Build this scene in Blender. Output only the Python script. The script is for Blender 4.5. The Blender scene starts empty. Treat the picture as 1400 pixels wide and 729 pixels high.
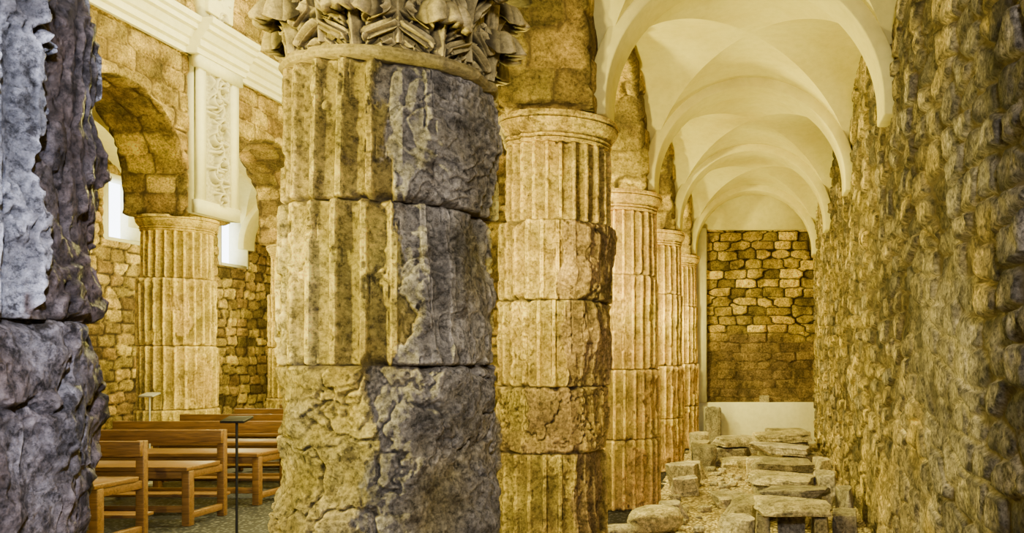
import bpy, math, random
import numpy as np
from mathutils import Vector, Matrix
random.seed(3)
sc=bpy.context.scene
COL=sc.collection
EYE=1.55
# ---------------------------------------------------------------- noise
def h3(ix,iy,iz,seed=0):
    x=(ix.astype(np.int64)*374761393+iy.astype(np.int64)*668265263+iz.astype(np.int64)*2147483647+seed*974634777)&0xffffffff
    x=((x^(x>>13))*1274126177)&0xffffffff
    x=((x^(x>>15))*2246822519)&0xffffffff
    x=x^(x>>16)
    return (x&0xffffff)/float(0xffffff)
def vn(x,y,z,seed=0):
    x,y,z=np.broadcast_arrays(x,y,z)
    ix=np.floor(x);iy=np.floor(y);iz=np.floor(z)
    fx=x-ix;fy=y-iy;fz=z-iz
    fx=fx*fx*(3-2*fx);fy=fy*fy*(3-2*fy);fz=fz*fz*(3-2*fz)
    r=0
    for a in(0,1):
        wa=fx if a else 1-fx
        for b in(0,1):
            wb=fy if b else 1-fy
            for c in(0,1):
                wc=fz if c else 1-fz
                r=r+wa*wb*wc*h3(ix+a,iy+b,iz+c,seed)
    return r*2-1
def fbm(x,y,z,o=4,seed=0,g=.5):
    r=0;a=1;s=0
    for i in range(o):
        r=r+a*vn(x*2**i+i*17.3,y*2**i+i*5.1,z*2**i+i*9.7,seed+i);s+=a;a*=g
    return r/s
def sst(a,b,x):
    t=np.clip((x-a)/(b-a),0,1);return t*t*(3-2*t)
def worley(u,v,seed=0,ju=.7,jv=.3,p=4.):
    jv0=np.floor(v)
    f1=np.full(u.shape,9.);f2=np.full(u.shape,9.);idd=np.zeros(u.shape)
    z0=np.zeros(u.shape)
    for dj in(-1,0,1):
        j=jv0+dj
        uu=u-h3(j,z0,z0,seed+7)*3
        i0=np.floor(uu)
        for di in(-1,0,1):
            i=i0+di
            du=uu-(i+.5+ju*(h3(i,j,z0,seed)-.5)); dv=v-(j+.5+jv*(h3(i,j,z0,seed+1)-.5))
            d=(np.abs(du)**p+np.abs(dv)**p)**(1/p)
            rid=h3(i,j,z0,seed+2)
            n=d<f1
            f2=np.where(n,f1,np.minimum(f2,d)); idd=np.where(n,rid,idd); f1=np.where(n,d,f1)
    return f1,f2,idd
# ---------------------------------------------------------------- mesh helpers
def mesh_np(name,v,f,attrs=None,smooth=True):
    v=np.asarray(v,dtype=np.float32).reshape(-1,3)
    f=np.asarray(f,dtype=np.int32)
    me=bpy.data.meshes.new(name)
    k=f.shape[1]
    me.vertices.add(len(v));me.vertices.foreach_set('co',v.ravel())
    me.loops.add(f.size);me.loops.foreach_set('vertex_index',f.ravel())
    me.polygons.add(len(f));me.polygons.foreach_set('loop_start',np.arange(0,f.size,k,dtype=np.int32))
    me.update(calc_edges=True);me.validate()
    if smooth: me.polygons.foreach_set('use_smooth',np.ones(len(me.polygons),dtype=bool))
    if attrs:
        for an,av in attrs.items():
            a=me.attributes.new(an,'FLOAT','POINT');a.data.foreach_set('value',np.asarray(av,dtype=np.float32).ravel())
    me.update()
    return me
def grid_faces(n,m,wrap=False,mask=None):
    i=np.arange(n if wrap else n-1);j=np.arange(m-1)
    I,J=np.meshgrid(i,j,indexing='ij');I2=(I+1)%n
    f=np.stack([I*m+J,I2*m+J,I2*m+J+1,I*m+J+1],-1)
    if mask is not None: f=f[mask]
    return f.reshape(-1,4)
def obj(name,me,mat=None,parent=None,kind=None,label=None,cat=None,group=None,loc=None):
    o=bpy.data.objects.new(name,me);COL.objects.link(o)
    if mat is not None and me is not None and len(me.materials)==0: me.materials.append(mat)
    if parent is not None:o.parent=parent
    if kind:o['kind']=kind
    if label:o['label']=label
    if cat:o['category']=cat
    if group:o['group']=group
    if loc is not None:o.location=loc
    return o
def boxes(name,bs,bev=0.0):
    V=[];F=[]
    for b in bs:
        x0,x1,y0,y1,z0,z1=b;n=len(V)
        V+=[(x0,y0,z0),(x1,y0,z0),(x1,y1,z0),(x0,y1,z0),(x0,y0,z1),(x1,y0,z1),(x1,y1,z1),(x0,y1,z1)]
        F+=[[n,n+3,n+2,n+1],[n+4,n+5,n+6,n+7],[n,n+1,n+5,n+4],[n+1,n+2,n+6,n+5],[n+2,n+3,n+7,n+6],[n+3,n,n+4,n+7]]
    me=mesh_np(name,V,F,smooth=False)
    return me
def bevel(o,w=.01,s=2):
    m=o.modifiers.new('b','BEVEL');m.width=w;m.segments=s;m.limit_method='ANGLE'
# ---------------------------------------------------------------- materials
class NT:
    def __init__(s,name):
        s.m=bpy.data.materials.new(name);s.m.use_nodes=True;s.t=s.m.node_tree;s.n=s.t.nodes;s.n.clear()
        s.out=s.n.new('ShaderNodeOutputMaterial');s.b=s.n.new('ShaderNodeBsdfPrincipled')
        s.t.links.new(s.b.outputs[0],s.out.inputs[0])
        s.tc=s.n.new('ShaderNodeTexCoord')
    def L(s,a,b): s.t.links.new(a,b)
    def noise(s,scale,detail=6,rough=.6,vec=None,dist=0,out=0):
        n=s.n.new('ShaderNodeTexNoise');n.inputs['Scale'].default_value=scale;n.inputs['Detail'].default_value=detail;n.inputs['Roughness'].default_value=rough;n.inputs['Distortion'].default_value=dist
        s.L(vec or s.tc.outputs['Object'],n.inputs['Vector']);return n.outputs[out]
    def vor(s,scale,feat='F1',vec=None,out='Distance'):
        n=s.n.new('ShaderNodeTexVoronoi');n.feature=feat;n.inputs['Scale'].default_value=scale
        s.L(vec or s.tc.outputs['Object'],n.inputs['Vector']);return n.outputs[out]
    def attr(s,a):
        n=s.n.new('ShaderNodeAttribute');n.attribute_name=a;return n.outputs['Fac']
    def ramp(s,fac,stops):
        n=s.n.new('ShaderNodeValToRGB');e=n.color_ramp.elements
        while len(e)<len(stops): e.new(.5)
        for i,(p,c) in enumerate(stops):
            e[i].position=p;e[i].color=(c,c,c,1) if isinstance(c,(int,float)) else (*c,1)
        s.L(fac,n.inputs[0]);return n.outputs[0]
    def mix(s,f,a,b,mode='MIX'):
        n=s.n.new('ShaderNodeMix');n.data_type='RGBA';n.blend_type=mode
        for sock,v in((n.inputs[0],f),(n.inputs[6],a),(n.inputs[7],b)):
            if isinstance(v,(int,float)): sock.default_value=v
            elif isinstance(v,tuple): sock.default_value=(*v,1)
            else: s.L(v,sock)
        return n.outputs[2]
    def math(s,op,a,b=0.):
        n=s.n.new('ShaderNodeMath');n.operation=op
        for sock,v in((n.inputs[0],a),(n.inputs[1],b)):
            if isinstance(v,(int,float)): sock.default_value=v
            else: s.L(v,sock)
        return n.outputs[0]
    def bump(s,h,dist,strength=1.,prev=None):
        n=s.n.new('ShaderNodeBump');n.inputs['Strength'].default_value=strength;n.inputs['Distance'].default_value=dist
        s.L(h,n.inputs['Height'])
        if prev: s.L(prev,n.inputs['Normal'])
        return n.outputs[0]
    def point(s):
        return s.n.new('ShaderNodeNewGeometry').outputs['Pointiness']
    def fin(s,col,rough=.9,nrm=None,spec=.2):
        if isinstance(col,tuple): s.b.inputs['Base Color'].default_value=(*col,1)
        else: s.L(col,s.b.inputs['Base Color'])
        s.b.inputs['Roughness'].default_value=rough;s.b.inputs['Specular IOR Level'].default_value=spec
        if nrm: s.L(nrm,s.b.inputs['Normal'])
        return s.m
def stone_mat(name,ca,cb,cg,dark,joint_or_shade=(.12,.09,.05),bs=1.0,stain=.6,sc1=2.2,crack=0.,pt=.6,rough=.9,fs=1.,dk=.75,ct=.8):
    t=NT(name)
    n1=t.noise(sc1,6,.65);n2=t.noise(9*fs,8,.75);n3=t.noise(42*fs,7,.8);n4=t.noise(1.1,5,.65,dist=.8);n5=t.noise(3.6,8,.72)
    c=t.mix(t.ramp(n1,[(.4,0),(.6,1)]),ca,cb)
    c=t.mix(t.attr('tone'),c,cg)
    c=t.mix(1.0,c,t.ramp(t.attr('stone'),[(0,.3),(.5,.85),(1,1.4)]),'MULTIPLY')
    c=t.mix(t.ramp(n2,[(.38,dk),(.47,0)]),c,dark)
    c=t.mix(stain,c,t.ramp(n4,[(.35,.3),(.5,.95),(.7,1.4)]),'MULTIPLY')
    c=t.mix(ct*.95,c,t.ramp(n5,[(.38,.4),(.5,1.0),(.62,1.5)]),'MULTIPLY')
    c=t.mix(ct,c,t.ramp(n3,[(.38,.2),(.5,1.0),(.64,1.7)]),'MULTIPLY')
    c=t.mix(t.attr('joint_or_shade'),c,joint_or_shade)
    c=t.mix(pt,c,t.ramp(t.point(),[(.43,.03),(.495,.8),(.515,1.1),(.56,1.7)]),'MULTIPLY')  # crevice shade and bright edges put into the stone colour
    b=t.bump(n5,.05*bs,.6)
    b=t.bump(n2,.045*bs,1.,b)
    b=t.bump(n3,.024*bs,1.,b)
    pit=t.ramp(t.vor(30*fs),[(.0,0),(.28,1)])
    b=t.bump(pit,.008*bs,.7,b)
    if crack>0:
        wv=t.mix(.25,t.tc.outputs['Object'],t.noise(4,7,.7,out=1),'ADD')
        ed=t.vor(2.0,'DISTANCE_TO_EDGE',vec=wv)
        gate=t.ramp(t.noise(1.5,3),[(.54,0),(.60,1)])
        ck=t.math('MULTIPLY',t.ramp(ed,[(.002,1),(.012,0)]),gate)
        ck=t.math('MULTIPLY',ck,crack)
        c=t.mix(ck,c,(.02,.016,.012))
        b=t.bump(t.math('SUBTRACT',1.,ck),.02,1.,b)
    return t.fin(c,rough,b,.25)
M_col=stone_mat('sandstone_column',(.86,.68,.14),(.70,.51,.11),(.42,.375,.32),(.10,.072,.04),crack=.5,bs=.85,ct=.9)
M_leaf=stone_mat('sandstone_carving',(.58,.45,.13),(.46,.35,.11),(.34,.29,.22),(.11,.08,.04),joint_or_shade=(.025,.018,.01),bs=.4,pt=.5,dk=.4,ct=.5,stain=.4)
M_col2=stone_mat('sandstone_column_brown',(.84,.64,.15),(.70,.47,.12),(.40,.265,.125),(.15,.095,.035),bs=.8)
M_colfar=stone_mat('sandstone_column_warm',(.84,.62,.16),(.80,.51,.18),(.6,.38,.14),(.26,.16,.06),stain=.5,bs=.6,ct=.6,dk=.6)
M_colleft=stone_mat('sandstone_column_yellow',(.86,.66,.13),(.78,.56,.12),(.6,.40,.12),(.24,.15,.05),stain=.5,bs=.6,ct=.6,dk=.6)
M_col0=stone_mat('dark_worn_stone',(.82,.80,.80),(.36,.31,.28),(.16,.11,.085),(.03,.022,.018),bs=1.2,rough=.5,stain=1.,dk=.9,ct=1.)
M_wall=stone_mat('rubble_masonry',(.80,.61,.18),(.52,.39,.15),(.42,.37,.31),(.065,.048,.026),joint_or_shade=(.12,.088,.04),bs=.95,pt=.9,dk=.7,stain=1.,ct=.95)
M_ash=stone_mat('ashlar_masonry',(.80,.59,.13),(.64,.44,.11),(.48,.29,.09),(.17,.10,.035),joint_or_shade=(.08,.05,.02),stain=.6,dk=.5)
M_end=stone_mat('end_masonry',(.84,.62,.12),(.56,.38,.08),(.20,.135,.055),(.09,.06,.022),joint_or_shade=(.025,.017,.007),bs=1.,stain=.5,pt=.2,dk=.6,ct=.9)
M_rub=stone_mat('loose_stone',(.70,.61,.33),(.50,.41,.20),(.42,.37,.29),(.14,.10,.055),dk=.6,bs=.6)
def plaster(name,c1,c2,recess_shade=False):
    t=NT(name);n=t.noise(1.3,5,.6);n2=t.noise(14,5,.6)
    c=t.mix(t.ramp(n,[(.4,0),(.75,1)]),c1,c2)
    c=t.mix(1.0,c,t.ramp(n2,[(.3,.9),(.6,1.0)]),'MULTIPLY')
    if recess_shade: c=t.mix(.9,c,t.ramp(t.point(),[(.43,.2),(.495,.75),(.53,1.1)]),'MULTIPLY')  # shade painted into the relief's recesses, raised edges lightened
    return t.fin(c,.85,t.bump(n2,.006,.5),.2)
M_pl=plaster('cream_plaster',(.80,.73,.28),(.70,.59,.17))
M_plw=plaster('white_stucco',(.86,.83,.56),(.78,.72,.38))
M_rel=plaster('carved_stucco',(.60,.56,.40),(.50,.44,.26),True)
def wood(name,a,b):
    t=NT(name);mp=t.n.new('ShaderNodeMapping');mp.inputs['Scale'].default_value=(.6,9,9);t.L(t.tc.outputs['Object'],mp.inputs[0])
    n=t.noise(6,6,.6,vec=mp.outputs[0],dist=1.0)
    return t.fin(t.mix(t.ramp(n,[(.35,0),(.65,1)]),a,b),.4,t.bump(n,.002,.5),.45)
M_wood=wood('varnished_pine',(.20,.10,.03),(.08,.04,.012))
def metal(name,c,r=.5):
    t=NT(name);n=t.noise(30);t.b.inputs['Metallic'].default_value=.6
    return t.fin(t.mix(n,c,tuple(x*1.4 for x in c)),r)
M_blk=metal('black_metal',(.02,.02,.022))
M_gry=metal('grey_metal',(.45,.45,.43))
t=NT('gravel');v=t.vor(34);vc=t.vor(34,out='Color');n=t.noise(2,5)
c=t.mix(t.ramp(n,[(.35,0),(.65,1)]),(.64,.53,.24),(.44,.34,.14))
bw=t.n.new('ShaderNodeRGBToBW');t.L(vc,bw.inputs[0])
c=t.mix(1.0,c,t.ramp(bw.outputs[0],[(.1,.3),(.9,1.5)]),'MULTIPLY')
c=t.mix(t.ramp(v,[(.35,0),(.7,.9)]),c,(.10,.07,.04))
M_grav=t.fin(c,.95,t.bump(t.math('SUBTRACT',1.,v),.02,1.))
t=NT('dark_nave_floor');v=t.vor(26)
c=t.mix(t.ramp(v,[(.2,1),(.4,0)]),(.006,.006,.010),(.10,.10,.115))
M_nfl=t.fin(c,.6,t.bump(v,.004,.6),.4)
t=NT('bright_daylight_glass');t.n.remove(t.b);e=t.n.new('ShaderNodeEmission');nn=t.noise(2)
t.L(t.mix(nn,(.75,.86,1.),(.9,.95,1.)),e.inputs[0]);e.inputs[1].default_value=10;t.L(e.outputs[0],t.out.inputs[0]);M_win=t.m
# ---------------------------------------------------------------- columns
def mesh_tri(v,quads,tris,attrs):
    me=bpy.data.meshes.new('drum')
    v=np.asarray(v,dtype=np.float32)
    li=np.concatenate([quads.ravel(),tris.ravel()]).astype(np.int32)
    ls=np.concatenate([np.arange(len(quads))*4,len(quads)*4+np.arange(len(tris))*3]).astype(np.int32)
    me.vertices.add(len(v));me.vertices.foreach_set('co',v.ravel())
    me.loops.add(len(li));me.loops.foreach_set('vertex_index',li)
    me.polygons.add(len(ls));me.polygons.foreach_set('loop_start',ls)
    me.update(calc_edges=True)
    me.polygons.foreach_set('use_smooth',np.ones(len(ls),dtype=bool))
    for an,av in attrs.items():
        a=me.attributes.new(an,'FLOAT','POINT');a.data.foreach_set('value',np.asarray(av,dtype=np.float32))
    me.update();return me
def drum_mesh(z0,z1,R,Rt,seed,flute=1.,breaks=(),nth=320,dz=.012,nfl=24,rough=.012,toneoff=0.,phase=0.,fd=.030,chip=1.,jd=1.,crag_a=1.,tr=.55):
    nz=max(8,int((z1-z0)/dz))
    th=np.linspace(0,2*math.pi,nth,endpoint=False)
    zz=np.linspace(z0,z1,nz)
    T,Z=np.meshgrid(th,zz,indexing='ij')
    cx,cy=np.cos(T),np.sin(T)
    r0=R+(Rt-R)*(Z-z0)/(z1-z0)
    wob=fbm(cx*1.3,cy*1.3,Z*1.1,3,seed)
    tt=(T/(2*math.pi)*nfl+phase)%1.0-.5
    fl=np.where(np.abs(tt)<.40,np.clip(1-(tt/.40)**2,0,1)**.5,0)
    br=np.zeros_like(T)
    for (a,hw,za,zb,dp) in breaks:
        da=np.abs((T-a+math.pi)%(2*math.pi)-math.pi)
        edge=hw+.22*fbm(cx*2.5,cy*2.5,Z*4,6,seed+31,.6)*2
        m=sst(0,.05,edge-da)*sst(za-.03,za+.0,Z+.06*fbm(cx*4,cy*4,Z*3,3,seed+5))*(1-sst(zb,zb+.03,Z+.06*fbm(cx*4,cy*4,Z*3,3,seed+6)))
        br=np.maximum(br,m*dp)
    trace=sst(.0,.15,fbm(cx*3,cy*3,Z*2.2,3,seed+35))*tr
    ero=sst(.20,.32,fbm(cx*2.4,cy*2.4,Z*5,5,seed+9,.6))*.85*chip
    keep=(1-np.clip(br-trace*br,0,1))*(1-ero)*flute
    crag=fbm(cx*1.6,cy*1.6,Z*4.2,6,seed+13,.5)
    ridg=1-np.abs(fbm(cx*1.8,cy*1.8,Z*4.4,5,seed+17,.5))*2.2
    q=fbm(cx*1.3,cy*1.3,Z*3.4,4,seed+19,.45)*6
    step=(np.floor(q)+sst(.75,1.,q-np.floor(q)))/6
    r=r0-fd*fl*keep-(1-keep)*.012*flute
    r-=br*(.014+.06*step*crag_a-.03*crag*crag_a+.012*np.clip(ridg-.6,0,1)*crag_a)
    r+=wob*.012+fbm(cx*4,cy*4,Z*10,5,seed+21,.55)*rough*(1-.5*keep)
    if flute<.5: r+=crag*.045*crag_a+step*.050*crag_a-np.clip(ridg-.85,0,1)*.12
    ch=sst(.18,.32,fbm(cx*4,cy*4,Z*10,4,seed+41))*chip
    r-=ch*.020*(np.abs(tt)>.30)*flute
    dj=np.minimum(Z-z0,z1-Z)
    jn=fbm(cx*4,cy*4,Z*.5+3,4,seed+51)
    jw=.006+.045*np.clip(jn-.02,0,1)
    joint_or_shade=np.exp(-(dj/jw)**2)*jd
    r-=joint_or_shade*(.014+.08*np.clip(jn,0,1))
    v=np.stack([r*cx,r*cy,Z],-1).reshape(-1,3)
    f=grid_faces(nth,nz,True)
    nb=len(v);v=np.vstack([v,[[0,0,z0],[0,0,z1]]])
    i=np.arange(nth);i2=(i+1)%nth
    cap0=np.stack([np.full(nth,nb),i2*nz,i*nz],-1);cap1=np.stack([np.full(nth,nb+1),i*nz+nz-1,i2*nz+nz-1],-1)
    tone=np.clip(br*(.9+.5*crag)+toneoff+.25*wob,0,1)
    if flute<.5: tone=np.clip(toneoff*1.6+.9*crag+br*.7,0,1)
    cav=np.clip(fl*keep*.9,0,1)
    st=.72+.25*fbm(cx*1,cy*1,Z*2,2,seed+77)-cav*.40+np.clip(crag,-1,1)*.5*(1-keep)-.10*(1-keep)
    A=lambda a,b: np.concatenate([a.ravel(),[b,b]])
    return mesh_tri(v,f,np.vstack([cap0,cap1]),{'tone':A(tone,0),'joint_or_shade':A(np.clip(joint_or_shade,0,1)*.75,1),'stone':A(st,0)})
def lathe_cap(name,prof,nth=160,seed=0):
    pr=[]
    for a,b in zip(prof[:-1],prof[1:]):
        for k in range(4): pr.append((a[0]+(b[0]-a[0])*k/4,a[1]+(b[1]-a[1])*k/4))
    pr.append(prof[-1]);pr=np.array(pr)
    th=np.linspace(0,2*math.pi,nth,endpoint=False)
    T,_=np.meshgrid(th,pr[:,0],indexing='ij');R=np.broadcast_to(pr[:,0],T.shape);Z=np.broadcast_to(pr[:,1],T.shape)
    n=fbm(np.cos(T)*4,np.sin(T)*4,Z*6,4,seed)
    r=R+n*.010*(R>.05)-(R>.05)*sst(.25,.5,fbm(np.cos(T)*2.5,np.sin(T)*2.5,Z*3,3,seed+3))*.02
    v=np.stack([r*np.cos(T),r*np.sin(T),Z],-1).reshape(-1,3)
    f=grid_faces(nth,len(pr),True)
    return mesh_np(name,v,f,{'tone':np.clip(n,0,1).ravel()*.3,'joint_or_shade':np.zeros(len(v)),'stone':np.full(len(v),.6)})
def column(loc,drums,mat,label,nth=320,dz=.012,group=None,**kw):
    e=obj('column',None,label=label,cat='column',loc=loc,group=group)
    for d in drums:
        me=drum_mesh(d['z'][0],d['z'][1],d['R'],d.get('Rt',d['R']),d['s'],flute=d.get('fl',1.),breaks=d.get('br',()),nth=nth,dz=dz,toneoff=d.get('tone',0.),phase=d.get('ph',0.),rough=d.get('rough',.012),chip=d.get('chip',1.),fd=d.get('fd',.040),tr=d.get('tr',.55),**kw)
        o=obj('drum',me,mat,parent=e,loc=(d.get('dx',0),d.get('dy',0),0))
        if 'lab' in d:o['label']=d['lab']
    return e
pi=math.pi
c0=column((-1.79,1.66,0),[
 dict(z=(0,1.62),R=.365,Rt=.365,s=11,fl=.0,tone=.45,dx=.0,rough=.02),
 dict(z=(1.62,2.75),R=.385,Rt=.395,s=13,fl=.8,tone=.05,dx=0,br=[(.46,.46,0,3,1)],rough=.016,chip=.8)],
 M_col0,'deeply eroded dark stone column with fissured surface',nth=720,dz=.005,jd=.6,crag_a=1.3)
obj('capital',lathe_cap('capital',[(.02,2.75),(.40,2.75),(.41,2.82),(.44,3.0),(.46,3.1),(.46,3.17),(.02,3.17)],seed=5),M_col0,parent=c0)
c1=column((-1.445,3.32,0),[
 dict(z=(0,.79),R=.41,s=21,fl=.0,tone=.15,dx=-.03,rough=.018),
 dict(z=(.79,1.51),R=.40,Rt=.395,s=22,fl=.0,tone=.15,dx=-.01,br=[(-.35,1.0,.7,1.6,1.)],rough=.018,lab='rough unfluted stone drum'),
 dict(z=(1.51,2.10),R=.395,Rt=.39,s=23,dx=-.016,br=[(-.40,.78,1.4,2.3,1.)],chip=.6,ph=.3,tr=.85),
 dict(z=(2.10,2.60),R=.395,Rt=.39,s=27,dx=.004,br=[(-.45,.84,2.0,2.8,1.)],chip=.6,ph=.3,tr=.5,lab='fluted drum, half broken away to grey stone')],
 M_col,'thick fluted column of stacked drums with corinthian capital',nth=900,dz=.0045,crag_a=1.1)
bell=lathe_cap('capital',[(.02,2.60),(.385,2.60),(.395,2.615),(.385,2.635),(.345,2.64),(.34,2.85),(.355,3.0),(.41,3.09),(.02,3.09)],seed=8)
cap=obj('capital',bell,M_leaf,parent=c1)
ab=obj('abacus',boxes('abacus',[(-.43,.43,-.43,.43,3.09,3.18)]),M_leaf,parent=cap);bevel(ab,.02)
def leaf_mesh(seed,W=.30,Hh=.21,curl=.10):
    nu,nv=101,120
    u=np.linspace(-1,1,nu);v=np.linspace(0,1,nv);U,V=np.meshgrid(u,v,indexing='ij')
    lob=.74+.26*np.abs(np.cos(V*pi*3.0))**.6
    w=W/2*np.clip(1.02-.7*V**5,0,1)**.6*lob*(.9+.25*np.sin(V*pi))
    X=U*w
    out=.012+.03*V**1.2+curl*V**3.5
    g=V*3.0-np.abs(U)*1.3
    fing=np.cos(g*2*pi)
    fine=np.cos(g*2*pi*3.0)
    side=sst(.10,.22,np.abs(U))
    depth=side*(.020*fing+.007*fine)+.028*np.exp(-(U/.10)**2)-.026*np.exp(-((np.abs(U)-.20)/.05)**2)
    out=out+depth-.05*np.abs(U)**2
    Zz=Hh*(V-.20*V**5)+.10*Hh*np.abs(U)*(1-V)-np.where(V>.85,(V-.85)*.45,0)
    out=out+fbm(U*2+seed,V*3,V*0,3,seed)*.010
    P=np.stack([X,-out,Zz],-1).reshape(-1,3)
    dk=np.clip(side*(sst(.1,.8,-fing)+sst(.2,.9,-fine)*.5)+np.exp(-((np.abs(U)-.20)/.06)**2),0,1)  # leaf grooves darkened in the colour: painted carving shade, no real joints
    return mesh_np('acanthus_leaf',P,grid_faces(nu,nv),{'tone':np.full(len(P),.3),'joint_or_shade':dk.ravel()*.9,'stone':(.68+.25*fing).ravel()})
k=0
for row,(n,z,h,rr,off,W) in enumerate([(8,2.635,.205,.350,0,.26),(8,2.66,.40,.325,.5,.26)]):
    for i in range(n):
        a=2*pi*(i+off)/n+.05
        k+=1
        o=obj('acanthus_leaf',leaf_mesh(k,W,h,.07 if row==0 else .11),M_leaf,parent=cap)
        o.location=(rr*math.cos(a),rr*math.sin(a),z);o.rotation_euler=(0,0,a+pi/2)
        m=o.modifiers.new('s','SOLIDIFY');m.thickness=.025;m.offset=-1
def doric(seed,R,zt):
    return lathe_cap('capital',[(.02,zt-.19),(R,zt-.19),(R+.012,zt-.175),(R-.005,zt-.165),(R+.02,zt-.15),(R+.005,zt-.135),(R+.03,zt-.11),(R+.055,zt-.07),(R+.06,zt-.05),(R+.045,zt-.04),(R+.065,zt-.03),(R+.06,zt),(.02,zt)],seed=seed)
CT=3.19
c2=column((-1.445,6.01,0),[
 dict(z=(0,.88),R=.41,Rt=.40,s=31,dx=-.06,br=[(-.4,.45,.3,.9,.9)],tone=.05,ph=.4,chip=.6),
 dict(z=(.88,1.33),R=.40,s=32,fl=.45,dx=-.045,br=[(-1.3,.5,.8,1.4,.8)],tone=.15),
 dict(z=(1.33,1.92),R=.40,s=33,fl=.9,dx=-.02,br=[(-.45,.75,1.2,2,1.)],tone=.05,ph=.2,chip=.7,tr=.5),
 dict(z=(1.92,2.46),R=.405,s=34,fl=.9,dx=-.005,br=[(-.5,.85,1.85,2.6,1.)],tone=.1,ph=.1,chip=.7,tr=.4),
 dict(z=(2.46,CT-.19),R=.365,Rt=.36,s=35,dx=.005,chip=.3,fd=.040)],
 M_col2,'fluted sandstone column with moulded doric capital',nth=600,dz=.007)
obj('capital',doric(4,.36,CT),M_col2,parent=c2)
ys=[3.32,6.01,8.70,11.39,14.08]
for i,(y,sd) in enumerate(zip(ys[2:],(51,61,71))):
    c=column((-1.445,y,0),[
     dict(z=(0,.7),R=.41,s=sd,br=[(-.9,.3,.0,.6,.8)],ph=.1,chip=.6),
     dict(z=(.7,1.4),R=.40,s=sd+1,ph=.1,br=[(-.5,.3,.9,1.3,.8)],dx=.01,chip=.6),
     dict(z=(1.4,2.35),R=.395,s=sd+2,dx=-.005,br=[(-1.6,.4,1.6,2.1,.7)],ph=.1,chip=.6),
     dict(z=(2.35,CT-.19),R=.375,Rt=.365,s=sd+3,chip=.3,ph=.1)],
     M_colfar,['fluted yellow sandstone column beside loose blocks','fluted pinkish sandstone column in the aisle row','last fluted sandstone column near the end wall'][i],nth=420,dz=.014,group='aisle arcade columns')
    obj('capital',doric(sd,.362,CT),M_colfar,parent=c)
LX=-7.59;LYs=[2.34,5.21,8.08,10.95,13.82,16.69,19.56]
LC=3.31
for i,y in enumerate(LYs[2:6]):
    sd=80+i*9
    c=column((LX,y,0),[
     dict(z=(0,.85),R=.47,s=sd,fl=.5,tone=.1),
     dict(z=(.85,1.66),R=.45,s=sd+1,fl=.9,dx=.01,br=[(-.3,.3,.9,1.5,.7)],chip=.6),
     dict(z=(1.66,2.52),R=.44,s=sd+2,dx=-.005,br=[(-.9,.25,1.8,2.3,.7)],chip=.6),
     dict(z=(2.52,LC-.18),R=.40,Rt=.395,s=sd+3,chip=.3)],
     M_colleft,'fluted yellow sandstone column carrying stone arches',nth=380,dz=.016,group='nave arcade columns',)
    obj('capital',doric(sd,.395,LC),M_colleft,parent=c)
# ---------------------------------------------------------------- masonry surfaces
def masonry(u,v,su,sv,seed,ju=.7,jv=.35,warp=.25,jw=.10,p=4.,fw=.10):
    wu=u/su+warp*fbm(u*1.2,v*1.2,u*0,3,seed+60)+fw*fbm(u*9,v*9,u*0,2,seed+63); wv=v/sv+warp*1.6*fbm(u*.8,v*.8,u*0+5,3,seed+61)+fw*fbm(u*9,v*9,u*0,2,seed+64)
    f1,f2,idd=worley(wu,wv,seed,ju,jv,p)
    e=f2-f1
    joint_or_shade=1-sst(jw*.3,jw,e+.06*fbm(u*14,v*14,u*0,3,seed+62))
    dome=sst(0,.25,e)
    return joint_or_shade,dome,idd
def wall_grid(name,axis,pos,u0,u1,v0,v1,step,su,sv,seed,mat,amp=.03,rnd=.03,flip=1,holes=(),plast=.0,tonef=None,mod=None,rg=.014,**kw):
    u=np.linspace(u0,u1,int((u1-u0)/step));v=np.linspace(v0,v1,int((v1-v0)/step))
    U,V=np.meshgrid(u,v,indexing='ij')
    j,d,idd=masonry(U,V,su,sv,seed,**kw)
    if plast>0:
        pm=sst(.0,.18,fbm(U*.7,V*.7,U*0,5,seed+90,.6)+plast-.5)*.85
    else: pm=np.zeros_like(U)
    if mod is not None: pm=np.maximum(pm,mod(U,V))
    rd=1-np.abs(fbm(U*5,V*5,U*0,4,seed+94,.6))*2.5
    h=amp*d+rnd*(idd-.5)*(1-j)+rg*fbm(U*9,V*9,U*0,5,seed+91,.65)*1.6+.02*fbm(U*1,V*1,U*0,3,seed+92)-rg*.8*np.clip(rd,0,1)
    h=h*(1-pm)+pm*(amp*.7+.4*h+.02*fbm(U*5,V*5,U*0,5,seed+93,.6))
    if axis=='x': P=np.stack([pos+flip*h,U,V],-1)
    else: P=np.stack([U,pos+flip*h,V],-1)
    tone=np.clip((h3(np.floor(idd*999),idd*0,idd*0,5)-.45)*1.6,0,1)*(1-pm)
    if tonef is not None: tone=tonef(U,V,tone)
    mask=None
    if holes:
        uc=(u[:-1]+u[1:])/2;vc=(v[:-1]+v[1:])/2;UC,VC=np.meshgrid(uc,vc,indexing='ij');mask=np.ones(UC.shape,bool)
        for a,b,c_,e_ in holes: mask&=~((UC>a)&(UC<b)&(VC>c_)&(VC<e_))
    me=mesh_np(name,P,grid_faces(len(u),len(v),mask=mask),{'tone':tone,'joint_or_shade':j*(1-pm),'stone':idd*(1-pm)+pm*.75})
    return obj(name,me,mat,kind='structure')
WX=.95
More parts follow.
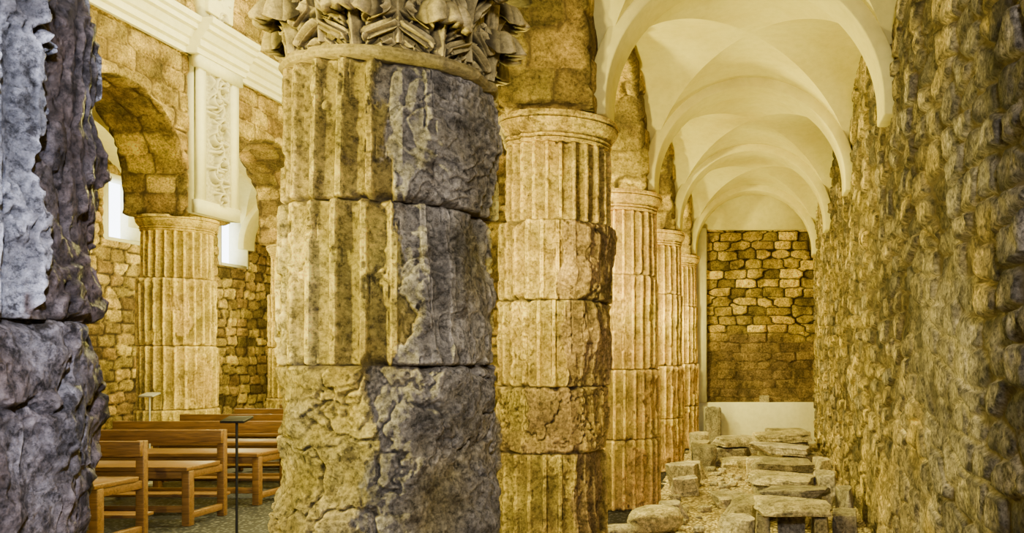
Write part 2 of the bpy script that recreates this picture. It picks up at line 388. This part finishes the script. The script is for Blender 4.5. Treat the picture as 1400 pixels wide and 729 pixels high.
wall_grid('wall_right','x',WX,-1.0,14.6,0,5.6,.0125,.32,.15,101,M_wall,amp=.034,rnd=.046,flip=-1,plast=.36,ju=.9,jv=.7,jw=.17,p=3.4,rg=.012,warp=.5,fw=.07,
   tonef=lambda U,V,t: np.clip(t*.8+.95*(1-sst(3.8,7.4,U+fbm(U,V,U*0,3,5)))*sst(-.4,.1,fbm(U*2,V*2,U*0,3,9)),0,1))
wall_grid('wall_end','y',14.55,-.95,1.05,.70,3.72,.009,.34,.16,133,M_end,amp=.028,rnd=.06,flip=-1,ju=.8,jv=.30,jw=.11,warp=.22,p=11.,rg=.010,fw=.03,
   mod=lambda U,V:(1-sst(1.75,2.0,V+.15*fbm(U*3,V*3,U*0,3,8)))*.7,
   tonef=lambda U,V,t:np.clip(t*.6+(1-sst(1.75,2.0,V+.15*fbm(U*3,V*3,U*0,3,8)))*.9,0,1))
o=obj('trim_1',boxes('trim',[(-1.15,1.1,14.38,14.75,0,.73)]),M_plw,kind='structure');bevel(o,.015)
o=obj('trim_2',boxes('trim',[(-1.15,1.1,14.38,14.75,3.70,5.6)]),M_pl,kind='structure')
o=obj('trim_3',boxes('trim',[(-1.1,-.93,14.3,14.75,.73,3.70)]),M_plw,kind='structure')
def arcade(name,xc,th,ys,hw,zs,stilt,top,seed,mat,step=.03):
    prof=[]
    for i,y in enumerate(ys):
        for t_ in np.linspace(-hw,hw,max(4,int(2*hw/step))): prof.append((y+t_,zs))
        if i<len(ys)-1:
            y2=ys[i+1];cy=(y+y2)/2;r=(y2-y)/2-hw
            for t_ in np.linspace(0,stilt,8)[1:]: prof.append((y+hw+.0005*t_,zs+t_))
            for a in np.linspace(pi,0,int(pi*r/step))[1:-1]: prof.append((cy+r*math.cos(a),zs+stilt+r*math.sin(a)))
            for t_ in np.linspace(stilt,0,8)[:-1]: prof.append((y2-hw-.0005*t_,zs+t_))
    prof=np.array(prof);n=len(prof)
    nv=int((top-zs)/step);nt=int(th/step)
    s=np.concatenate([[0],np.cumsum(np.hypot(*np.diff(prof,axis=0).T))])
    w=np.linspace(1,0,nv)
    Yp=prof[:,0][:,None];Zb=prof[:,1][:,None]
    Yf=np.broadcast_to(Yp,(n,nv));Zf=Zb+(top-Zb)*w[None,:]
    Xf=np.full((n,nv),xc+th/2)
    Ys=np.broadcast_to(Yp,(n,nt));Zs=np.broadcast_to(Zb,(n,nt));Xs=np.broadcast_to(np.linspace(xc+th/2,xc-th/2,nt+2)[1:-1][None,:],(n,nt))
    X=np.concatenate([Xf,Xs,np.full((n,nv),xc-th/2)],1);Y=np.concatenate([Yf,Ys,Yf],1);Z=np.concatenate([Zf,Zs,Zf[:,::-1]],1)
    Uc=np.concatenate([Yf,Xs+40,Yf+80],1);Vc=np.concatenate([Zf,np.broadcast_to(s[:,None],(n,nt)),Zf[:,::-1]],1)
    j,d,idd=masonry(Uc,Vc,.42,.24,seed,ju=.5,jv=.15,warp=.12,jw=.11,p=6,fw=.04)
    h=.028*d+.022*(idd-.5)+.016*fbm(X*6,Y*6,Z*6,4,seed)
    nx=np.concatenate([np.ones((n,nv)),np.zeros((n,nt)),-np.ones((n,nv))],1)
    X=X+nx*h;Z=Z-(nx==0)*h
    tone=np.clip((h3(np.floor(idd*999),idd*0,idd*0,5)-.55)*1.6,0,1)
    me=mesh_np(name,np.stack([X,Y,Z],-1),grid_faces(n,X.shape[1]),{'tone':tone,'joint_or_shade':j*.9,'stone':idd})
    return obj(name,me,mat,kind='structure')
arcade('wall_right_arcade',-1.445,.57,[1.66]+ys,.33,CT+.012,.05,8.6,201,M_ash,step=.024)
arcade('wall_left_arcade',LX,.77,LYs,.42,LC+.012,.35,8.6,221,M_ash,step=.028)
wins=[(13.15,13.87,3.4,4.35),(15.92,16.7,3.3,4.3)]
wall_grid('wall_left','x',-10.25,2,20.5,0,6.2,.03,.34,.19,141,M_ash,amp=.03,rnd=.02,flip=1,holes=wins,ju=.6,jv=.3,jw=.12)
for i,(a,b,c_,d_) in enumerate(wins):
    fr=.05
    bs=[(-10.6,-10.2,a-fr,a,c_-fr,d_+fr),(-10.6,-10.2,b,b+fr,c_-fr,d_+fr),(-10.6,-10.2,a,b,c_-fr,c_),(-10.6,-10.2,a,b,d_,d_+fr),
        (-10.53,-10.48,(a+b)/2-.015,(a+b)/2+.015,c_,d_)]
    w=obj('window_%d'%(i+1),boxes('window',bs),M_plw,kind='structure')
    g=obj('glass',boxes('glass',[(-10.58,-10.56,a,b,c_,d_)]),M_win,parent=w)
wall_grid('wall_back','y',20.5,-10.3,-.9,0,8.6,.06,.4,.22,151,M_ash,flip=-1)
# ---------------------------------------------------------------- vaults
def vault(name,x0,x1,y0,y1,zs,Hx,Hy,n=72,mat=M_pl):
    s=np.sin(np.linspace(-pi/2,pi/2,n+1))
    U,V=np.meshgrid(s,s,indexing='ij')
    zx=Hx*np.sqrt(np.clip(1-U**2,0,1));zy=Hy*np.sqrt(np.clip(1-V**2,0,1))
    X=(x0+x1)/2+U*(x1-x0)/2;Y=(y0+y1)/2+V*(y1-y0)/2;Z=zs+np.maximum(zx,zy)
    P=np.stack([X,Y,Z],-1).reshape(-1,3);N=len(P)
    tris=[];zxf=zx.ravel();zyf=zy.ravel()
    for i in range(n):
        for j in range(n):
            a=i*(n+1)+j;b=a+n+1;c=b+1;d=a+1
            q=(i-n/2+.5)*(j-n/2+.5)
            T=((a,b,c),(a,c,d)) if q>0 else ((a,b,d),(b,c,d))
            for t_ in T:
                o=0 if sum(zxf[k]-zyf[k] for k in t_)>0 else N
                tris.append([k+o for k in t_])
    me=mesh_np(name,np.vstack([P,P]),tris)
    return obj(name,me,mat,kind='structure')
def rib(idx,xc,r,yc,w,zs,t_=.12,n=64,mat=M_pl,ry=None,stilt=.08):
    ry=ry or r
    sec=[(0,-w/2),(0,w/2),(t_,w/2),(t_,-w/2)]
    path=[(xc-r,zs-stilt,-1,0)]+[(xc-r*math.cos(a),zs+ry*math.sin(a),-math.cos(a),math.sin(a)) for a in np.linspace(0,pi,n)]+[(xc+r,zs-stilt,1,0)]
    V=[];F=[]
    for (x,z,nx,nz) in path:
        for (o,y) in sec: V.append((x+nx*o,yc+y,z+nz*o))
    m=4
    for i in range(len(path)-1):
        for j in range(4):
            F.append([i*m+j,i*m+(j+1)%4,(i+1)*m+(j+1)%4,(i+1)*m+j])
    F.append([0,3,2,1]);e=(len(path)-1)*m;F.append([e,e+1,e+2,e+3])
    o=obj('trim_%d'%idx,mesh_np('trim',V,F,smooth=False),mat,kind='structure');bevel(o,.012,2);return o
ZS=3.30
xl,xr=-1.15,.97
edges=[.63]+ys
for i in range(len(edges)-1): vault('ceiling',xl,xr,edges[i],edges[i+1],ZS,1.06,1.06)
vault('ceiling',xl,xr,14.08,14.6,ZS,1.06,.1,n=40)
ti=4
for y in edges[1:]:
    rib(ti,(xl+xr)/2-.02,.965,y,.36,ZS);ti+=1
for i in range(2,len(LYs)-1): vault('ceiling',-10.25,-7.98,LYs[i],LYs[i+1],3.7,1.13,1.13,n=48)
for y in LYs[3:-1]:
    rib(ti,(-10.25-7.98)/2,1.03,y,.36,3.7);ti+=1
for i in range(1,len(LYs)-1): vault('ceiling',-7.2,-1.74,LYs[i],LYs[i+1],6.0,2.4,1.3,n=72,mat=M_plw)
for y in LYs[2:-1]:
    rib(ti,(-7.2-1.74)/2,2.55,y,.5,6.0,t_=.15,ry=2.3,mat=M_plw);ti+=1
# ---------------------------------------------------------------- cornice, pilasters, relief
prof=[(0,5.31),(.05,5.31),(.05,5.38),(.09,5.40),(.09,5.48),(.12,5.50),(.16,5.58),(.20,5.60),(.20,5.66),(.24,5.68),(.25,5.75),(0,5.75)]
def cornice(idx,x,y0,y1,extra=0):
    V=[];F=[];m=len(prof)
    for y in (y0,y1):
        for (p,z) in prof: V.append((x+p+(extra if p>0 else 0),y,z))
    for j in range(m): F.append([j,(j+1)%m,m+(j+1)%m,m+j])
    me=bpy.data.meshes.new('trim');me.from_pydata(V,[],F+[list(range(m))[::-1],list(range(m,2*m))]);me.update()
    return obj('trim_%d'%idx,me,M_plw,kind='structure')
FX=LX+.40
cornice(ti,FX,2.0,20.4);ti+=1
for y in LYs[2:6]:
    cornice(ti,FX+.02,y-.5,y+.5,.12);ti+=1
def relief(idx,y,z0,z1,w):
    nu,nv=90,int((z1-z0)/.008)
    u=np.linspace(-w/2,w/2,nu);v=np.linspace(z0,z1,nv);U,V=np.meshgrid(u,v,indexing='ij')
    s=V-z0
    stem=.07*np.sin(s*2*pi/.55);h=.045*np.exp(-((U-stem)/.02)**2)
    rr=random.Random(idx)
    zc=z0+.10;sg=1
    while zc<z1-.08:
        cx=sg*.05;d=np.hypot(U-cx,V-zc);a=np.arctan2(V-zc,U-cx)
        spir=np.cos(a*sg*2-d*80)
        h=np.maximum(h,(.045+.035*spir)*np.exp(-(d/.10)**4))
        for q in range(4):
            lx=rr.uniform(-.16,.16);lz=zc+rr.uniform(-.14,.14);an=rr.uniform(0,pi)
            du=(U-lx)*math.cos(an)+(V-lz)*math.sin(an);dv=-(U-lx)*math.sin(an)+(V-lz)*math.cos(an)
            h=np.maximum(h,.06*np.exp(-(du/.07)**2-(dv/.022)**2))
        zc+=.24;sg=-sg
    h*=sst(w/2,w/2-.05,np.abs(U))
    h+=.006*fbm(U*30,V*30,U*0,3,idx)
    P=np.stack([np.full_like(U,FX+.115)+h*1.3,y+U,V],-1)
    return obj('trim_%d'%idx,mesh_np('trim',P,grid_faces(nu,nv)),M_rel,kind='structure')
for y in LYs[2:6]:
    o=obj('trim_%d'%ti,boxes('trim',[(FX-.03,FX+.10,y-.40,y+.40,LC+.02,5.32),(FX+.08,FX+.15,y-.40,y-.27,LC+.02,5.32),(FX+.08,FX+.15,y+.27,y+.40,LC+.02,5.32),
        (FX+.08,FX+.18,y-.44,y+.44,5.16,5.32),(FX+.08,FX+.155,y-.42,y+.42,LC+.02,3.50)]),M_plw,kind='structure');ti+=1
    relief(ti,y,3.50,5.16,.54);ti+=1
    o=obj('trim_%d'%ti,boxes('trim',[(FX-.03,FX+.12,y-.30,y+.30,5.75,7.2)]),M_plw,kind='structure');ti+=1
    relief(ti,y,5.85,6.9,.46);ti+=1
# ---------------------------------------------------------------- floors
u=np.linspace(-1.2,1.0,110);v=np.linspace(-1,14.6,640);U,V=np.meshgrid(u,v,indexing='ij')
Z=.02*fbm(U*1.5,V*1.5,U*0,4,300)+.012*fbm(U*16,V*16,U*0,3,301)+.04*sst(.6,1.,U)
obj('floor',mesh_np('floor',np.stack([U,V,Z],-1),grid_faces(110,640)),M_grav,kind='structure')
obj('floor',boxes('floor',[(-10.4,-1.15,-1,20.6,-.1,.0)]),M_nfl,kind='structure')
# ---------------------------------------------------------------- loose stones
def rock(size,seed,boxy=5.,n=14,am=.05):
    s=np.linspace(-1,1,n)
    if boxy>5: s=np.sign(s)*np.abs(s)**.7
    P=[];Q=[]
    for ax in range(3):
        for sg in(-1,1):
            A,B=np.meshgrid(s,s,indexing='ij');C=np.full_like(A,sg)
            p=[None]*3;p[ax]=C;p[(ax+1)%3]=A;p[(ax+2)%3]=B
            q=np.stack(p,-1).reshape(-1,3);base=len(P)*n*n
            f=grid_faces(n,n)
            if sg<0:f=f[:,::-1]
            P.append(q);Q.append(f+base)
    P=np.vstack(P);Q=np.vstack(Q)
    nrm=(np.abs(P)**boxy).sum(1)**(1/boxy);P=P/nrm[:,None]
    rs=np.random.RandomState(seed)
    if boxy>5:
        for _ in range(5):
            a=rs.uniform(0,2*pi);nx,ny=math.cos(a),math.sin(a);lim=rs.uniform(.92,1.2);nz=rs.uniform(-.3,.4)
            dd=np.clip(P[:,0]*nx+P[:,1]*ny+P[:,2]*nz-lim,0,9);P[:,0]-=dd*nx;P[:,1]-=dd*ny
    sz=np.array(size)/2
    k=1+am*1.8*fbm(P[:,0]*1.3+seed,P[:,1]*1.3,P[:,2]*1.3,2,seed)[:,None]+am*fbm(P[:,0]*4+seed,P[:,1]*4,P[:,2]*4,4,seed+1)[:,None]
    P=P*k*sz
    me=mesh_np('stone',P,Q,{'tone':np.full(len(P),random.random()),'joint_or_shade':np.zeros(len(P)),'stone':np.full(len(P),random.uniform(.35,.95))})
    import bmesh
    bm=bmesh.new();bm.from_mesh(me);bmesh.ops.remove_doubles(bm,verts=bm.verts,dist=.0005);bm.to_mesh(me);bm.free()
    return me
S=[
('stone_slab',.25,6.75,.30,.58,.58,.08,.05,'flat grey stone slab roofing a small stone cist'),
('stone_block',.02,6.75,.0,.12,.48,.29,.0,'upright stone side of a small cist'),
('stone_block',.48,6.75,.0,.13,.48,.29,.0,'upright stone side of a small cist'),
('stone_block',.25,6.93,.0,.22,.11,.28,.0,'squared stone closing the back of a cist'),
('stone_block',-.21,7.05,.0,.28,.4,.2,.15,'squared grey stone block on gravel'),
('stone_block',.69,6.9,.0,.2,.36,.26,-.1,'rough stone block against the rubble wall'),
('stone_slab',-.12,7.78,.0,.36,.66,.20,-.35,'pale stone slab lying on gravel'),
('stone_slab',-.30,8.6,.0,.36,.5,.12,.35,'pale stone slab lying on gravel'),
('stone_block',.33,7.65,.0,.28,.3,.24,.2,'squared loose masonry block'),
('stone_slab',.33,7.66,.25,.58,.5,.09,-.18,'flat slab resting on a squared block'),
('stone_block',.76,7.5,.0,.14,.36,.36,.05,'dark squared block against the wall'),
('stone_block',.17,8.5,.0,.46,.4,.24,.15,'long squared masonry block'),
('stone_slab',.20,8.52,.25,.64,.46,.08,-.22,'flat slab stacked on a long block'),
('stone_block',.66,8.65,.0,.22,.4,.34,-.1,'squared block leaning by the wall'),
('stone_block',.06,9.5,.0,.25,.36,.22,.3,'squared masonry block on gravel'),
('stone_block',.46,9.58,.0,.32,.4,.23,-.15,'squared masonry block on gravel'),
('stone_slab',.24,9.55,.25,.70,.5,.10,.18,'wide slab lying across two blocks'),
('stone_block',.74,10.12,.0,.18,.46,.3,.05,'rough block against the wall'),
('stone_block',.02,10.7,.0,.34,.4,.26,-.2,'squared masonry block on gravel'),
('stone_block',.5,10.8,.0,.40,.4,.27,.2,'squared masonry block on gravel'),
('stone_slab',.24,10.78,.30,.74,.5,.1,-.15,'wide slab lying across two blocks'),
('stone_block',.32,12.0,.0,.7,.5,.30,.06,'large squared block near the end wall'),
('stone_slab',.30,12.0,.32,.76,.6,.12,.2,'slab stacked on a large block'),
('stone_slab',-.33,11.65,.0,.5,.5,.12,.4,'pale slab lying in the gravel'),
('stone_slab',-.42,12.5,.0,.5,.5,.18,-.3,'pale slab lying in the gravel'),
('stone_slab',-.38,12.52,.21,.6,.55,.12,.5,'tilted slab resting on another slab'),
('stone_slab',-.3,13.4,.0,.7,.5,.2,.1,'pale slab at the foot of the end wall'),
('stone_block',.42,13.3,.0,.6,.6,.36,.2,'block at the foot of the end wall'),
('stone_block',-.80,14.2,.0,.26,.24,.66,.0,'squared pale block beside the end wall'),
('boulder',-.92,7.35,.0,.46,.4,.22,.2,'rounded brown boulder near the column foot'),
('boulder',-1.2,6.98,.0,.3,.26,.14,.2,'low flat stone near the column foot'),
('stone_block',-.84,7.95,.0,.24,.3,.16,.4,'small squared stone beside the column'),
('stone_block',-.84,9.3,.0,.28,.34,.2,.2,'squared stone beside the column'),
('stone_block',-.90,9.9,.0,.36,.4,.28,-.2,'squared stone beside the column'),
('stone_block',-.86,10.55,.0,.3,.4,.2,.3,'squared stone beside the column'),
('stone_block',-.78,11.55,.0,.32,.44,.3,.1,'squared pinkish stone beside the column'),
('stone_block',-.88,12.35,.0,.28,.4,.28,.0,'squared stone beside the column'),
('stone_block',-.95,13.0,.0,.3,.4,.34,.1,'squared stone beside the column'),
('stone_block',.06,14.46,.73,.16,.1,.12,.1,'small stone standing on the plaster ledge'),
]
for i,(k_,x,y,zb,sx,sy,sz,rz,lb) in enumerate(S):
    me=rock((sx,sy,sz),400+i,boxy=3.0 if k_=='boulder' else 40.,am=.06 if k_=='boulder' else .04,n=20)
    o=obj(k_,me,M_rub,label=lb,cat='stone',loc=(x,y,zb+sz/2-.004));tl=.07 if k_=='stone_slab' and zb>0 else .04;o.rotation_euler=(random.uniform(-tl,tl),random.uniform(-tl,tl),rz)
placed=[(a[1],a[2],math.hypot(a[4],a[5])/2) for a in S]
tries=0;cnt=0
while cnt<80 and tries<5000:
    tries+=1
    side=random.random()
    x=random.uniform(-.8,.0) if side<.3 else (random.uniform(.5,.82) if side<.8 else random.uniform(-.95,-.7));y=random.uniform(6.4,14.0)
    s=random.uniform(.04,.12)
    if any(math.hypot(x-a,y-b)<r+s*.9 for a,b,r in placed): continue
    if any(math.hypot(x+1.445,y-yc)<.46+s for yc in ys): continue
    placed.append((x,y,s*.8));cnt+=1
    me=rock((s*1.3,s,s*.7),600+cnt,boxy=3.,n=8,am=.12)
    obj('rubble_stone',me,M_rub,label='small loose rubble stone on gravel',cat='stone',group='small rubble stones',loc=(x,y,s*.3)).rotation_euler=(0,0,random.uniform(0,3))
# ---------------------------------------------------------------- benches
XR,XL=-5.15,-7.0
def make_bench():
    L=(XR-XL)
    e=obj('bench',None,label='plain varnished pine church bench with open back',cat='bench',group='rows of nave benches')
    P=[]
    def part(n,b,bv=.006):
        o=obj(n,boxes(n,b),M_wood,parent=e);bevel(o,bv);P.append(o);return o
    part('back_rail',[(-L,0,-.02,.02,.70,.83)])
    part('seat',[(-L,0,-.50,-.03,.50,.54)])
    part('apron',[(-L+.05,-.05,-.46,-.43,.43,.50)])
    for x in(-L,-.07):
        part('post',[(x,x+.07,.02,.075,0,.83)])
        part('leg',[(x,x+.07,-.47,-.40,0,.50)])
        part('side_rail',[(x+.01,x+.06,-.40,.02,.43,.50)])
        part('side_rail',[(x+.01,x+.06,-.40,.02,.06,.12)])
    part('kneeler',[(-L+.08,-.08,.075,.25,.17,.20)])
    part('stretcher',[(-L+.07,-.07,-.45,-.42,.12,.18)])
    return e,P
e,P=make_bench();by=[5.95,7.0,8.05,9.1,10.15,11.2,12.25]
e.location=(XR,by[1],0)
for y in [by[0]]+by[2:]:
    n=e.copy();COL.objects.link(n);n.location=(XR,y,0)
    for p in P:
        q=p.copy();COL.objects.link(q);q.parent=n
# ---------------------------------------------------------------- stands
def cyl(name,r,z0,z1,mat,parent,n=24):
    V=[(r*math.cos(2*pi*i/n),r*math.sin(2*pi*i/n),z0) for i in range(n)]+[(r*math.cos(2*pi*i/n),r*math.sin(2*pi*i/n),z1) for i in range(n)]
    F=[[i,(i+1)%n,n+(i+1)%n,n+i] for i in range(n)]
    me=bpy.data.meshes.new(name);me.from_pydata(V,[],F+[list(range(n))[::-1],list(range(n,2*n))]);me.update()
    return obj(name,me,mat,parent=parent)
def stand(x,y,h,mat,lab,w):
    e=obj('lectern_stand',None,label=lab,cat='stand',loc=(x,y,0))
    cyl('base',.13,0,.02,mat,e);cyl('pole',.010,.02,h-.02,mat,e)
    o=obj('top_plate',boxes('top_plate',[(-w/2,w/2,-.07,.07,-.01,.01)]),mat,parent=e,loc=(0,0,h-.01));o.rotation_euler=(.25,0,0);bevel(o,.004)
stand(-4.36,7.0,1.02,M_blk,'thin black metal floor stand with small top plate',.2)
stand(-7.3,10.05,1.08,M_gry,'slim grey stand with pale round-edged top beside benches',.17)
# ---------------------------------------------------------------- lights
def pt(x,y,z,w,col=(1,.80,.42),r=.15):
    l=bpy.data.lights.new('lamp','POINT');l.energy=w;l.color=col;l.shadow_soft_size=r
    o=bpy.data.objects.new('lamp_light',l);COL.objects.link(o);o.location=(x,y,z);return o
def aim(o,x,y,z,tx,ty,tz):
    COL.objects.link(o);o.location=(x,y,z)
    o.rotation_euler=(Vector((tx,ty,tz))-Vector((x,y,z))).to_track_quat('-Z','Y').to_euler();return o
def area(x,y,z,tx,ty,tz,w,s,col):
    l=bpy.data.lights.new('area','AREA');l.energy=w;l.color=col;l.size=s
    return aim(bpy.data.objects.new('area_light',l),x,y,z,tx,ty,tz)
def spot(x,y,z,tx,ty,tz,w,deg,col,r=.05):
    l=bpy.data.lights.new('spot','SPOT');l.energy=w;l.color=col;l.spot_size=math.radians(deg);l.spot_blend=.3;l.shadow_soft_size=r
    return aim(bpy.data.objects.new('spot_light',l),x,y,z,tx,ty,tz)
WARM=(1,.86,.22)
pt(-3.3,8,3.2,820,WARM,.15)
pt(-3.6,11.6,3.4,720,WARM,.15)
pt(-4.2,9.5,7.0,820,(1,.93,.56),.3)
pt(-2.9,1.55,2.35,620,WARM,.07)
pt(-1.5,4.75,2.3,150,WARM,.07)
pt(-1.4,7.4,2.35,145,WARM,.07)
pt(-1.33,10.05,2.2,145,WARM,.07)
pt(-1.3,12.75,2.1,145,WARM,.07)
pt(-8.9,12.3,2.9,180,(1,.91,.38),.15)
pt(-8.9,15.0,2.9,180,(1,.91,.38),.15)
area(.40,-.7,2.8,-1.1,4.2,1.7,150,.4,(1.0,.95,.91))
spot(.25,-.35,2.6,-1.9,1.66,1.9,680,38,(.50,.60,1.0),.05)
w=bpy.data.worlds.new('World');sc.world=w;w.use_nodes=True
w.node_tree.nodes['Background'].inputs[0].default_value=(.7,.7,.78,1);w.node_tree.nodes['Background'].inputs[1].default_value=.14
# ---------------------------------------------------------------- camera
cd=bpy.data.cameras.new('Camera');cam=bpy.data.objects.new('Camera',cd);COL.objects.link(cam)
cam.location=(0,0,EYE);cam.rotation_euler=(pi/2,0,0)
cd.sensor_width=36;cd.lens=1150/1400*36;cd.shift_x=-(1040-700)/1400;cd.shift_y=(485-364.5)/1400
cd.clip_start=.05
sc.camera=cam
